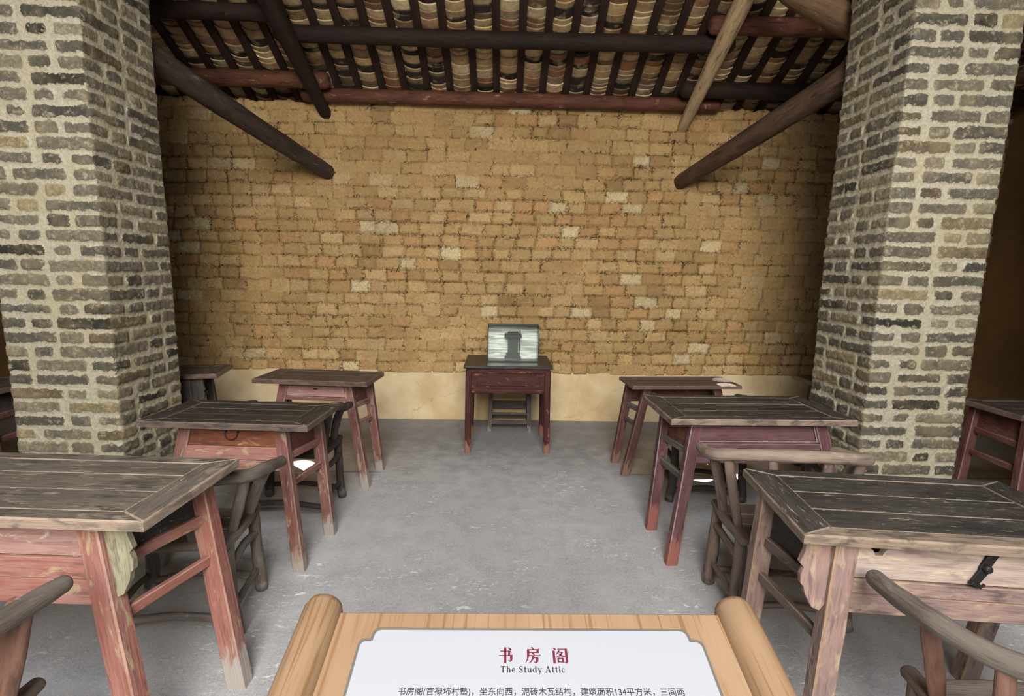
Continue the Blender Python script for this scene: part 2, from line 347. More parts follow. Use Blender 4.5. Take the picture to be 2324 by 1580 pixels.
def rect(x0, x1, y0, y1): return [(x0, y0), (x1, y0), (x1, y1), (x0, y1)]
def B(name, mat, parent, fn):
    mb = MB(); fn(mb); return mb.build(name, mat, parent)
def thing(name, label, cat, loc=(0, 0, 0), rot=0, group=None):
    o = bpy.data.objects.new(name, None); COL.objects.link(o); o.location = loc; o.rotation_euler = (0, 0, R(rot)); o.empty_display_size = .1
    return tag(o, label, cat, group)
def tag(o, label, cat, group=None):
    o['label'] = label; o['category'] = cat; o['kind'] = 'thing'
    if group: o['group'] = group
    return o
def struct(o): o['kind'] = 'structure'; return o

def grid_mesh(name, X, Y, Z, mat, cols=None, sd=None, loop=False, smooth=True):
    """numpy grid (rows x columns) into one mesh"""
    r, c = X.shape; me = bpy.data.meshes.new(name); co = np.stack([X, Y, Z], -1).reshape(-1, 3).astype('f')
    i = np.arange(r-1)[:, None]*c; j = np.arange(c if loop else c-1)[None, :]; j2 = (j+1) % c
    q = np.stack([i+j, i+j2, i+c+j2, i+c+j], -1).reshape(-1, 4)
    me.vertices.add(len(co)); me.vertices.foreach_set('co', co.ravel())
    me.loops.add(q.size); me.loops.foreach_set('vertex_index', q.ravel().astype('i'))
    me.polygons.add(len(q)); me.polygons.foreach_set('loop_start', (np.arange(len(q))*4).astype('i'))
    me.update(calc_edges=True); me.validate()
    me.polygons.foreach_set('use_smooth', [smooth]*len(me.polygons))
    if cols is not None:
        a = me.attributes.new('col', 'FLOAT_COLOR', 'POINT'); cc = np.concatenate([cols.reshape(-1, 3), np.ones((len(co), 1))], 1).astype('f'); a.data.foreach_set('color', cc.ravel())
    if sd is not None:
        a = me.attributes.new('sd', 'FLOAT', 'POINT'); a.data.foreach_set('value', sd.ravel().astype('f'))
    me.materials.append(mat); o = bpy.data.objects.new(name, me); COL.objects.link(o); return o

def vnoise(u, v, seed):
    g = np.random.RandomState(seed).rand(256, 256); ui = np.floor(u).astype(int); vi = np.floor(v).astype(int); fu = u-ui; fv = v-vi
    fu = fu*fu*(3-2*fu); fv = fv*fv*(3-2*fv)
    G = lambda a, b: g[a % 256, b % 256]
    return (G(ui, vi)*(1-fu)+G(ui+1, vi)*fu)*(1-fv)+(G(ui, vi+1)*(1-fu)+G(ui+1, vi+1)*fu)*fv-.5
def fbm(u, v, seed, o=4): return sum(vnoise(u*2**k, v*2**k, seed+k)/2**k for k in range(o))
def sstep(a, b, x): t = np.clip((x-a)/(b-a), 0, 1); return t*t*(3-2*t)
L3 = lambda h: np.array(lin(h)[:3])

# ------------------------------------------------------------------ room
YW = 5.5
XL, XR = -5.2, 5.2
def slab(name, x0, x1, y0, y1, z0, z1, mat):
    mb = MB(); bar_ = rect(x0, x1, y0, y1); prism(mb, bar_, z0, z1, ch=.001); return struct(mb.build(name, mat))
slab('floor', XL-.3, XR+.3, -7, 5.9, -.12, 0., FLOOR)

def make_wall_back():
    rs = np.random.RandomState(3); st = .0125
    xs = np.arange(XL, XR+st, st); zs = np.arange(.53, 3.40, st); X, Z = np.meshgrid(xs, zs)
    zw = Z+.026*fbm(X*1.1, Z*1.6, 11, 3)+.014*vnoise(X*8, Z*8, 17)
    pitch = .122; row = np.floor((zw-.53)/pitch).astype(int); fz = (zw-.53)/pitch-row
    nrow = row.max()+2; edges = []
    tones = [L3('#c5a774'), L3('#bc9d6a'), L3('#cbae7e'), L3('#c2996a'), L3('#dccaa0'), L3('#a88a5f')]; wts = [.28, .25, .19, .13, .07, .08]
    cols = np.zeros(X.shape+(3,)); sd = np.zeros(X.shape); prot = np.zeros(X.shape); vis = np.zeros(X.shape)
    for k in range(row.min(), nrow):
        L = rs.uniform(.165, .25, 90); e = XL-.4+np.cumsum(L)-rs.rand()*.3
        m_ = row == k
        if not m_.any(): continue
        xx = X[m_]+.024*vnoise(X[m_]*5, Z[m_]*9, 31+k % 7)
        b = np.clip(np.searchsorted(e, xx), 1, len(e)-1); dx = np.minimum(xx-e[b-1], e[b]-xx); dz = np.minimum(fz[m_], 1-fz[m_])*pitch
        ti = rs.choice(6, 90, p=wts); br = rs.uniform(.84, 1.12, 90); ps = rs.normal(0, .009, 90); vv = rs.rand(90)
        cols[m_] = np.array(tones)[ti[b]]*br[b][:, None]
        cd_ = .018; r_ = np.where((dx < cd_) & (dz < cd_), cd_-np.hypot(cd_-dx, cd_-dz), np.minimum(dx, dz))
        sd[m_] = r_; prot[m_] = ps[b]; vis[m_] = vv[b]
    smear = sstep(-.15, .25, fbm(X*1.6, Z*1.9, 41, 4)+(Z-2.3)*.10)            # mud slurry hides the joints in places, more so high up
    sd = sd+smear*.014*(vis < .7)
    prof = sstep(-.002, .022, sd)
    h = prof*.026*(1-.55*smear)+prot*prof+.010*fbm(X*6, Z*6, 61, 4)+.006*fbm(X*22, Z*22, 71, 2)+.02*fbm(X*.8, Z*.8, 77, 2)
    mud = L3('#bd9e6c'); cols = cols*(1-.55*smear[..., None])+mud*.55*smear[..., None]
    cols = cols*(1+.22*fbm(X*2.2, Z*2.2, 91, 3))[..., None]
    ragged = 3.30+.035*vnoise(xs*6, xs*0, 5)+.03*vnoise(xs*17, xs*0, 6)
    Y = YW-h; Z2 = np.minimum(Z, ragged[None, :]+0*Z); Y = np.where(Z > ragged[None, :], YW+np.clip(Z-ragged[None, :], 0, .1)*4, Y)
    w = struct(grid_mesh('wall_back', X, Y, Z2, ADOBE, cols, sd))
    return w
wb = make_wall_back()
slab('wall_back_core', XL-.3, XR+.3, YW+.12, YW+.4, 0, 3.75, DARKCORE)  # dark fill closing the gap between wall top and roof
slab('baseboard_back', XL, XR, YW-.012, YW+.15, 0, .545, PLINTH)
slab('wall_left', XL-.3, XL, .55, YW+.2, 0, 5.2, SIDEW)
slab('wall_right', XR, XR+.3, .55, YW+.2, 0, 5.2, SIDEW)
slab('blocker_wall_left', XL, -3.25, 2.42, 2.68, 0, 4.95, SIDEW)  # unseen wall added to keep courtyard light out of the left bay
slab('blocker_wall_right', 3.25, XR, 2.42, 2.68, 0, 4.95, SIDEW)  # its unseen twin, added to keep the right bay dark
slab('wall_courtyard', XL, XR, -7.3, -7, 0, 3.2, LIME)

ZB = lambda y: 3.385+(5.4-y)*.516          # underside of the rafters on the rear slope
RIDGE = 2.6; PIT = .225; X0 = .13
def ceiling():
    rs = np.random.RandomState(5); V = []; F = []; C = []
    tones = [L3(c) for c in ('#b39874', '#a0835f', '#c7ac80', '#7d6446', '#d8c298', '#946a4c', '#332a22', '#b89a70', '#a68b74', '#221c17')]
    a = math.atan(.516); ex = .066; seg = 10
    ks = range(int(math.floor((XL-X0)/PIT)), int(math.ceil((XR-X0)/PIT)))
    for k in ks:
        xc = X0+(k+.5)*PIT; s = 0; base = rs.randint(8); wob = rs.uniform(-.006, .006)
        while True:
            e = ex*rs.uniform(.6, 1.5); y1 = 5.85-s*math.cos(a); y2 = 5.85-(s+e+.02)*math.cos(a); s += e
            if y2 < RIDGE-.05: break
            t = tones[base] if rs.rand() < .3 else tones[rs.randint(10)]; t = t*rs.uniform(.7, 1.25); lip = rs.uniform(.8, 1.3); b = len(V); dz = rs.uniform(-.004, .004); dx = rs.uniform(-.005, .005)+wob; rot = rs.uniform(-.006, .006)
            for (y, lift, th) in ((y1, .020, 0), (y2, .0, 0), (y1, .020, 1), (y2, .0, 1)):
                for j in range(seg+1):
                    an = math.pi*(j/seg-.5)*.92; x = math.sin(an)*.112; z = ZB(y)+.058-math.cos(an)*.062+.026+lift+dz+rot*math.sin(an)+(.011 if th else 0)
                    V.append((xc+dx+x, y+.006*math.sin(an*3+k), z)); C.append(t*(lip if (y == y2) else 1.))
            n = seg+1
            for j in range(seg):
                F.append((b+j, b+j+1, b+n+j+1, b+n+j)); F.append((b+j, b+2*n+j, b+2*n+j+1, b+j+1)); F.append((b+n+j, b+n+j+1, b+3*n+j+1, b+3*n+j)); F.append((b+2*n+j, b+3*n+j, b+3*n+j+1, b+2*n+j+1))
    # covering slabs of both slopes
    sk = len(V)
    for (ya, yb, f) in ((5.95, RIDGE, lambda y: ZB(y)+.16), (RIDGE, .9, lambda y: ZB(RIDGE)+.16-(RIDGE-y)*.516)):
        b = len(V)
        for (y, z) in ((ya, f(ya)), (yb, f(yb))):
            for x in (XL-.35, XR+.35):
                V += [(x, y, z), (x, y, z+.1)]; C += [L3('#3a2f26')]*2
        F += [(b, b+2, b+6, b+4), (b+1, b+5, b+7, b+3), (b, b+4, b+5, b+1), (b+2, b+3, b+7, b+6), (b, b+1, b+3, b+2), (b+4, b+6, b+7, b+5)]
    me = bpy.data.meshes.new('ceiling'); me.from_pydata(V, [], F)
    at = me.attributes.new('col', 'FLOAT_COLOR', 'POINT'); at.data.foreach_set('color', np.concatenate([np.array(C), np.ones((len(C), 1))], 1).astype('f').ravel())
    me.materials.append(TILE); o = bpy.data.objects.new('ceiling', me); COL.objects.link(o); struct(o)
ceiling()

# ------------------------------------------------------------------ brick pillars
def pillar(x0, x1, y0, y1, seed, label):
    rs = np.random.RandomState(seed); H = 4.45; st = .0075; rc = .010; Wx, Wy = x1-x0, y1-y0
    path = []                                                      # (x, y, nx, ny, face, s along face, face length)
    def face(ax, ay, bx, by, nx, ny, f):
        L = math.hypot(bx-ax, by-ay); n = int(L/st)
        for i in range(n):
            s = (i+.5)/n*L; path.append((ax+(bx-ax)*s/L, ay+(by-ay)*s/L, nx, ny, f, s, L))
    face(x0, y0, x1, y0, 0, -1, 0); face(x1, y0, x1, y1, 1, 0, 1); face(x1, y1, x0, y1, 0, 1, 2); face(x0, y1, x0, y0, -1, 0, 3)
    Pt = np.array(path); n = len(Pt); nx, ny = Pt[:, 2].copy(), Pt[:, 3].copy()
    edge = np.minimum(Pt[:, 5], Pt[:, 6]-Pt[:, 5])
    zs = np.arange(0, H+st, st); Zc = np.repeat(zs[:, None], n, 1); S_ = np.repeat(Pt[None, :, 5], len(zs), 0); Fc = np.repeat(Pt[None, :, 4], len(zs), 0).astype(int); Lc = np.repeat(Pt[None, :, 6], len(zs), 0)
    pitch = .0835; zw = Zc+.006*vnoise(S_*6+Fc*9, Zc*5, seed+3)+.004*vnoise(S_*25+Fc*50, Zc*25, seed+5); row = np.floor(zw/pitch).astype(int); fz = (zw/pitch-row)*pitch
    sd = np.full(Zc.shape, -.02); cols = np.zeros(Zc.shape+(3,)); pr = np.zeros(Zc.shape)
    tones = [L3(c) for c in ('#736d60', '#656056', '#807868', '#504c44', '#918772', '#2e2b26', '#70614b', '#a4946f')]; wt = [.24, .22, .16, .13, .11, .05, .06, .03]
    for f in range(4):
        L = (Wx, Wy, Wx, Wy)[f]
        for k in range(row.max()+1):
            m_ = (Fc == f) & (row == k)
            if not m_.any(): continue
            kind = (k+f) % 2; pat = [('S', .29), ('H', .125), ('H', .125)] if kind == 0 else [('H', .125), ('H', .125), ('S', .29)]
            if rs.rand() < .25: pat = [('H', .125), ('S', .29), ('H', .125)]
            if rs.rand() < .10: pat = [('S', .27), ('S', .27)]
            tot = sum(p[1] for p in pat); gap = max(.012, (L-tot)/len(pat)); s0 = rs.uniform(-.004, .008); best = np.full(m_.sum(), -.03); cc = np.zeros((m_.sum(), 3)); pp = np.zeros(m_.sum())
            s = S_[m_]; z = fz[m_]
            for bi, (_, w) in enumerate(pat):
                sc = L/(tot+gap*(len(pat)-.6)); w_ = w*sc
                er = rs.uniform(-.004, .012) if rs.rand() < .7 else rs.uniform(.012, .030)
                dxs = np.minimum(s-(s0-.03 if bi == 0 else s0), (s0+w_+.05 if bi == len(pat)-1 else s0+w_)-s)-er*.7; dzs = np.minimum(z-.008-rs.uniform(0, .006), pitch-.008-z-rs.uniform(0, .004))-er*.25
                c_ = .016; d = np.where((dxs < c_) & (dzs < c_), c_-np.hypot(c_-dxs, c_-dzs), np.minimum(dxs, dzs))
                t = tones[rs.choice(8, p=wt)]*rs.uniform(.85, 1.15); take = d > best; best = np.where(take, d, best); cc[take] = t; pp[take] = rs.normal(0, .003)
                s0 += w_+gap*sc
            sd[m_] = best; cols[m_] = cc; pr[m_] = pp
    mask = sstep(-.004, .008, sd)
    h = mask*(.006+pr)+.005*fbm(S_*9+Fc*40, Zc*9, seed+11, 3)+.004*fbm(S_*35+Fc*90, Zc*35, seed+13, 2)
    # ease the arrises
    ez = np.clip(1-edge/rc, 0, 1)**2*rc*.5
    wobble = .010*vnoise(zs*1.1, zs*0, seed+21)
    X = Pt[None, :, 0]+nx[None, :]*(h-ez[None, :])+wobble[:, None]; Y = Pt[None, :, 1]+ny[None, :]*(h-ez[None, :])
    o = grid_mesh('brick_pillar', X, Y, Zc, GBRICK, cols, sd, loop=True)
    return tag(o, label, 'pillar', 'brick pillars at the front of the hall')
pillar(-2.905, -2.285, 3.0, 3.59, 21, 'grey brick pillar with pale mortar at left, behind the pink-red desks')
pillar(2.225, 2.84, 3.0, 3.565, 57, 'grey brick pillar with pale mortar at right, beside the purple-red desk')

# ------------------------------------------------------------------ roof timbers
def timber(name, label, cat, pts, rad, mat, group=None, oval=(1, 1), lump=.004, seg=14):
    mb = MB(); pole(mb, pts, rad, seg, 6, lump, oval); return tag(mb.build(name, mat), label, cat, group)
PG = 'purlins under the rafters'
timber('purlin', 'reddish purlin along the top of the mud brick wall, middle bay', 'roof beam', [(-1.98, 5.39, 3.318), (0, 5.385, 3.314), (2.1, 5.39, 3.308)], .066, BEAMR, PG)
timber('purlin', 'long dark purlin crossing the tiles above the middle bay', 'roof beam', [(-1.95, 4.75, 3.612), (0, 4.76, 3.606), (1.93, 4.75, 3.612)], .069, BEAM, PG)
timber('purlin', 'dark purlin above the left bay, higher one by the top edge', 'roof beam', [(-5.1, 4.6, 3.70), (-3.2, 4.6, 3.705), (-1.86, 4.6, 3.70)], .066, BEAM, PG)
timber('purlin', 'dark red purlin at the wall top of the left bay, behind the slanting pole', 'roof beam', [(-5.1, 5.2, 3.39), (-3.2, 5.2, 3.395), (-1.72, 5.2, 3.392)], .074, BEAMR, PG)
timber('purlin', 'brown purlin above the right bay, higher one behind the tan sloping beam', 'roof beam', [(1.73, 4.6, 3.70), (3.2, 4.6, 3.705), (5.1, 4.6, 3.70)], .074, BEAMR, PG)
timber('purlin', 'black purlin at the wall top of the right bay', 'roof beam', [(1.72, 5.2, 3.39), (3.2, 5.2, 3.395), (5.1, 5.2, 3.39)], .076, BEAM, PG)
SG = 'sloping roof beams set into the back wall'
timber('sloping_beam', 'dark sloping roof beam running into the back wall top at left', 'roof beam', [(-1.825, 5.52, 3.17), (-1.83, 4.6, 3.535), (-1.87, 3.6, 3.99)], [.058, .075, .085], BEAM, SG)
timber('sloping_beam', 'pale bare tan sloping roof beam running into the back wall at right', 'roof beam', [(1.815, 5.52, 3.11), (1.82, 4.6, 3.575), (1.83, 3.6, 4.08)], [.055, .072, .08], TAN, SG)
TG = 'slanting poles between pillars and back wall'
timber('tie_pole', 'dark slanting pole from left pillar down into the back wall', 'roof beam', [(-2.42, 3.62, 3.045), (-2.12, 4.6, 2.81), (-1.81, 5.53, 2.60)], [.088, .085, .075], POLE_L, TG)
timber('tie_pole', 'brown slanting pole from right pillar down into the back wall', 'roof beam', [(2.37, 3.60, 3.03), (2.10, 4.6, 2.80), (1.82, 5.53, 2.58)], [.095, .09, .075], POLE_R, TG)
timber('roof_brace', 'brown brace beam rising from the right pillar to the roof', 'roof beam', [(2.70, 3.76, 3.23), (2.12, 3.76, 3.47), (1.88, 3.76, 3.62), (1.80, 3.76, 3.93)], .095, BRACE)

ra = math.atan(.516)
def rafter_mesh():
    mb = MB(); L = (5.8-RIDGE)/math.cos(ra); y0 = 5.8
    bar(mb, (0, y0, ZB(y0)+.03), (0, RIDGE, ZB(RIDGE)+.03), .066, .05, (0, 0, 1), .004, 10, .004); return mb
first = None
for k in range(-19, 19):
    x = X0+k*PIT
    bay = 'left' if x < -1.85 else ('right' if x > 1.85 else 'middle')
    if first is None: o = first = rafter_mesh().build('rafter', RAFT)
    else: o = first.copy(); COL.objects.link(o)
    o.location = (x+rnd.uniform(-.012, .012), 0, rnd.uniform(0, .004)); o.rotation_euler = (0, 0, rnd.uniform(-.0015, .0015))
    tag(o, 'one of the dark rafters between the tile rows over the %s bay' % bay, 'rafter', 'rafters over the %s bay' % bay)

# ------------------------------------------------------------------ desks
def desk(label, c, rot, Wd, Dp, h, front, back, mats, top=TOP, tt=.035, drawer='panel', handle=None, span=None, sidepanel=True, leg=(.064, .054), rail_h=None, mirror=1, apron=True, dz=None, front_wear=0., notch=False):
    """splayed-leg desk; drawer side faces -y. front/back = (top x, top y, foot x, foot y) of the legs on the `mirror` side, in world space."""
    e = thing('desk', label, 'desk', (c[0], c[1], 0), rot, 'old red writing desks')
    cs, sn = math.cos(R(rot)), math.sin(R(rot))
    def loc(x, y): x -= c[0]; y -= c[1]; return (x*cs+y*sn, -x*sn+y*cs)
    hw, hd = Wd/2, Dp/2; zt = h-tt
    def mk(q):
        t_ = loc(q[0], q[1]); f_ = loc(q[2], q[3]); return (abs(t_[0]), t_[1], abs(f_[0]), f_[1])
    fq, bq = mk(front), mk(back)
    # tabletop: mitred frame, planks between, pale dust in the gaps
    mb = MB(); ew, fw = min(.11, Wd*.12), .062
    prism(mb, [(-hw, -hd), (hw, -hd), (hw-ew, -hd+fw), (-hw+ew, -hd+fw)], zt, h, ch=.006, wear_side=.85, wear_ch=1., wear_top=front_wear)
    prism(mb, [(hw, hd), (-hw, hd), (-hw+ew, hd-fw), (hw-ew, hd-fw)], zt, h, ch=.005, wear_side=.6)
    prism(mb, [(hw, -hd), (hw, hd), (hw-ew, hd-fw), (hw-ew, -hd+fw)], zt, h, ch=.005, gdir=1, wear_side=.7)
    prism(mb, [(-hw, hd), (-hw, -hd), (-hw+ew, -hd+fw), (-hw+ew, hd-fw)], zt, h, ch=.005, gdir=1, wear_side=.7)
    ys = [-hd+fw]; inn = Dp-2*fw; n = 3 if Dp > .42 else 2
    cuts = [0]+[(i+rnd.uniform(-.12, .12))/n for i in range(1, n)]+[1]
    for a, b in zip(cuts[:-1], cuts[1:]):
        prism(mb, rect(-hw+ew+.0015, hw-ew-.0015, -hd+fw+inn*a+.0015, -hd+fw+inn*b-.0015), zt+.006, h-.002+rnd.uniform(-.001, .001), ch=.002, wear_ch=.8)
    mb.add(*[[(x, y, h-.006) for x, y in rect(-hw+.03, hw-.03, -hd+.03, hd-.03)], [(0, 1, 2, 3)], [(x, y, 0) for x, y in rect(-hw, hw, -hd, hd)], [1.]])
    mb.build('tabletop', top, e)
    def lx(q, z): t_ = (zt-z)/zt; return q[0]+(q[2]-q[0])*t_
    def ly(q, z): t_ = (zt-z)/zt; return q[1]+(q[3]-q[1])*t_
    for s in (-1, 1):
        for q in (fq, bq):
            mb = MB(); bar(mb, (s*q[2], q[3], 0), (s*q[0], q[1], zt+.002), leg[0], leg[1], (0, -1, 0), .005, 8, .0025, flatend=True, wear_e=.8)
            mb.build('leg', mats['leg'], e)
    lw = leg[0]/2-.004
    def panelF(mb, z0, z1, th, yo, q=fq, gap=0., wch=.5, nt=False):                    # board between the two legs of pair q
        x1, x0_ = lx(q, z1)-lw-gap, lx(q, z0)-lw-gap
        def fn(x, y, z): return (x, ly(q, y)-z+yo, y)
        cut = [(-x1+.10, z1), (-x1+.085, z1-.012), (-x1+.078, z1-.026), (-x1+.058, z1-.026), (-x1+.050, z1-.010), (-x1+.036, z1)] if nt else []
        prism(mb, [(-x0_, z0), (x0_, z0), (x1, z1)]+cut+[(-x1, z1)], -th/2, th/2, fn, ch=.003, wear_ch=wch, wear_side=.3)
    z3, z2, z1, z0 = dz or (h-tt-.006, h-.155, h-.225, h-.30)
    if drawer != 'none':
        mb = MB(); panelF(mb, z1, z2-.004, .04, .0); mb.build('front_rail', mats['rail'], e)
        if apron: mb = MB(); panelF(mb, z0, z1-.003, .034, .002); mb.build('front_apron', mats.get('apron', mats['rail']), e)
        mb = MB(); panelF(mb, z2-.004, z3+.006, .006, .06); mb.build('drawer_cavity', DARKHOLE, e)
        mb = MB(); panelF(mb, z2, z3-(.012 if drawer == 'drawer' else .002), .024, -.004 if drawer == 'drawer' else .008, gap=.006 if drawer == 'drawer' else 0., wch=1., nt=notch)
        if drawer == 'panel':
            x_ = lx(fq, z2)-lw-.004
            bar(mb, (-x_, ly(fq, z2)-.012, z2+.004), (x_, ly(fq, z2)-.012, z2+.004), .012, .014, ch=.004, wear_e=1.)
            bar(mb, (x_-.006, ly(fq, z2)-.012, z2), (lx(fq, z3)-lw-.008, ly(fq, z3)-.012, z3), .012, .012, (0, 1, 0), ch=.003, wear_e=1.)
        d = mb.build('drawer' if drawer == 'drawer' else 'front_panel', mats.get('drawer', mats['rail']), e)
        if handle: handle(d, ly(fq, (z2+z3)/2)-.020, (z2+z3)/2, z3)
    # rear apron
    mb = MB(); panelF(mb, h-.20, zt, .02, 0, bq); mb.build('back_panel', mats.get('side', PANEL), e)
    rh = rail_h or (.74*h, .55*h)
    for s in (-1, 1):
        if sidepanel:
            mb = MB()
            def fn(a, z, w, s=s): return (s*(lx(fq, z)+(lx(bq, z)-lx(fq, z))*a-.012)+w, ly(fq, z)+(ly(bq, z)-ly(fq, z))*a, z)
            prism(mb, [(.04, rh[0]+.02), (.96, rh[0]+.02), (.96, zt), (.04, zt)], -.006, .006, fn, ch=.001); mb.build('side_panel', mats.get('side', PANEL), e)
        for z, hh in ((rh[0], .042), (rh[1], .040)):
            mb = MB(); bar(mb, (s*(lx(fq, z)-.002), ly(fq, z)+.01, z), (s*(lx(bq, z)-.002), ly(bq, z)-.01, z+.01), .024, hh, ch=.004, wear_e=.6); mb.build('side_rail' if hh > .041 else 'stretcher', mats.get('str', mats['leg']), e)
        if span:
            pts = [(0, zt), (.086, zt), (.086, zt-.05), (.098, zt-.092), (.084, zt-.106), (.092, zt-.13), (.088, zt-.16), (.078, zt-.168), (.070, zt-.195), (.045, zt-.236), (.020, zt-.246), (0, zt-.22)]
            def fs(x, z, w, s=s): return (s*(lx(fq, z)+leg[0]/2-.003+max(x-.25*max(0, (lx(fq, z)-lx(fq, zt))), 0 if x <= 0 else .004)), ly(fq, z)+w, z)
            mb = MB(); prism(mb, pts, -.011, .011, fs, ch=.002, gdir=1, wear_ch=.6, wear_side=.6); mb.build('corner_bracket', span, e)
    return e

def bail(d, y, z, zt):
    mb = MB()
    for s in (-1, 1): pole(mb, [(s*.034, y+.012, z+.022), (s*.034, y-.006, z+.022)], .0045, 8, 2, 0)
    pole(mb, [(-.034, y-.008, z+.022), (-.033, y-.012, z+.004), (-.018, y-.012, z-.016), (.004, y-.012, z-.018), (.024, y-.012, z-.008), (.034, y-.012, z+.008), (.034, y-.008, z+.022)], .0025, 8, 4, 0)
    mb.build('bail_handle', IRON, d)
def knot(d, y, z, zt):
    mb = MB(); pole(mb, [(-.012, y+.004, z), (.0, y-.001, z+.004), (.014, y+.004, z+.001)], .005, 8, 3, .001); mb.build('keyhole', DARKHOLE, d)
def hasp(d, y, z, zt):
    mb = MB(); c = Vector((.072, y, z+.01))
    def f(x, yy, zz): return (c.x+x*.906+yy*.42, c.y-zz, c.z+yy*.906-x*.42)
    prism(mb, rect(-.014, .014, -.012, .052), .0, .006, f, ch=.001)
    prism(mb, [(-.016, -.062), (.010, -.062), (.015, -.012), (-.013, -.012)], .004, .010, f, ch=.001)
    prism(mb, rect(-.02, .014, -.068, -.056), .008, .022, f, ch=.002)
    mb.build('iron_hasp', IRON, d)
    mb = MB(); pole(mb, [f(0, -.002, .0), f(0, -.002, .016)], .013, 14, 2, 0); pole(mb, [f(0, -.002, .014), f(0, -.002, .020)], .007, 10, 2, 0)
    mb.build('ring_bolt', IRON, d)
    mb = MB(); pole(mb, [f(.03, -.055, -.002), f(.03, -.055, .004)], .005, 8, 2, 0); mb.build('nail_hole', DARKHOLE, d)

desk('pink-red desk nearest at left with yellow-grey scalloped corner bracket', (-1.64, 1.79), -2.5, 1.10, .535, .86, (-1.342, 1.60, -1.10, 1.42), (-1.19, 1.93, -1.025, 1.83),
     dict(leg=RED_L, rail=RED_L, drawer=PALE_D, side=PANEL, str=RED_L), span=SPAN, drawer='drawer', leg=(.074, .066), rail_h=(.655, .50), dz=(.82, .705, .635, .553), top=TOP_B)
desk('red desk with orange wood drawer and wire bail handle, beside the left pillar', (-1.47, 2.865), -3, .925, .455, .82, (-1.215, 2.745, -1.09, 2.61), (-1.11, 2.99, -1.055, 3.0),
     dict(leg=RED_M, rail=RED_L, drawer=ORANGE, side=RED_D, str=RED_M), drawer='drawer', handle=bail, top=TOP_K, rail_h=(.60, .455), dz=(.775, .665, .59, .535))
desk('red desk with pale-rimmed drawer, farthest of the left row near the wall', (-1.40, 3.895), -5, .87, .40, .82, (-1.165, 3.80, -1.02, 3.705), (-1.06, 3.98, -.99, 4.03),
     dict(leg=RED_M, rail=RED_M, drawer=PALE_D, side=RED_D, str=RED_M), top=TOP_D, drawer='drawer', handle=knot, apron=False, rail_h=(.60, .46), dz=(.785, .675, .645, .60))
desk('bleached pink desk nearest at right with iron hasp on its drawer', (1.474, 1.691), -6.2, .99, .545, .85, (1.115, 1.525, 1.035, 1.455), (1.035, 1.84, 1.055, 1.96),
     dict(leg=PINK, rail=PINK, drawer=BLEACH_D, side=DARKW, str=BROWNW), span=PINK, drawer='drawer', handle=hasp, leg=(.070, .062), rail_h=(.61, .45), dz=(.805, .692, .642, .574), front_wear=.8, notch=True, tt=.032)
desk('purple-red desk with plain panelled front, beside the right pillar', (1.505, 3.085), 1.0, 1.09, .575, .83, (1.143, 2.88, .985, 2.70), (1.045, 3.12, .985, 3.10),
     dict(leg=RED_P, rail=RED_P, drawer=RED_P, side=RED_D, str=STOOLW), drawer='panel', rail_h=(.61, .46), dz=(.785, .675, .645, .56))
desk('small dark red desk with open front, farthest of the right row near the wall', (1.49, 4.19), 4.0, .915, .37, .75, (1.205, 4.10, 1.02, 3.98), (1.10, 4.27, 1.0, 4.265),
     dict(leg=RED_D, rail=RED_D, side=RED_D, str=STOOLW), top=TOP_D, tt=.028, drawer='none', sidepanel=False, rail_h=(.52, .40))
desk('dim red-brown desk half hidden beyond the right pillar, cut by the frame', (3.69, 3.21), 0, .98, .44, .82, (3.30, 3.03, 3.26, 2.99), (3.29, 3.38, 3.25, 3.41),
     dict(leg=RED_D, rail=RED_D, drawer=RED_D, side=RED_D, str=RED_D), top=TOP_D, drawer='panel')
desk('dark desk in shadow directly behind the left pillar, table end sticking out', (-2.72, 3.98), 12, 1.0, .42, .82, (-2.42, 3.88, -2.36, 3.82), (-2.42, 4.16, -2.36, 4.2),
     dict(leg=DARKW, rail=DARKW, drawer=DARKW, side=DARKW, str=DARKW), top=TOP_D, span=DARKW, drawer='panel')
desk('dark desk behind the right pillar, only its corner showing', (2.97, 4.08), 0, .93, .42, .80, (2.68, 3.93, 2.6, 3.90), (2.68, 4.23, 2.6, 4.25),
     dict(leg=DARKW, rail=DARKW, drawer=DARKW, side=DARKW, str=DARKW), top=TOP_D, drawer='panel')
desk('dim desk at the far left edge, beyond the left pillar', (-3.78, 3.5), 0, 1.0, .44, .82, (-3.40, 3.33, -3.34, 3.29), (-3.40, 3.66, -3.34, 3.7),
     dict(leg=RED_D, rail=RED_D, drawer=DARKW, side=DARKW, str=RED_D), top=TOP_D, drawer='panel')

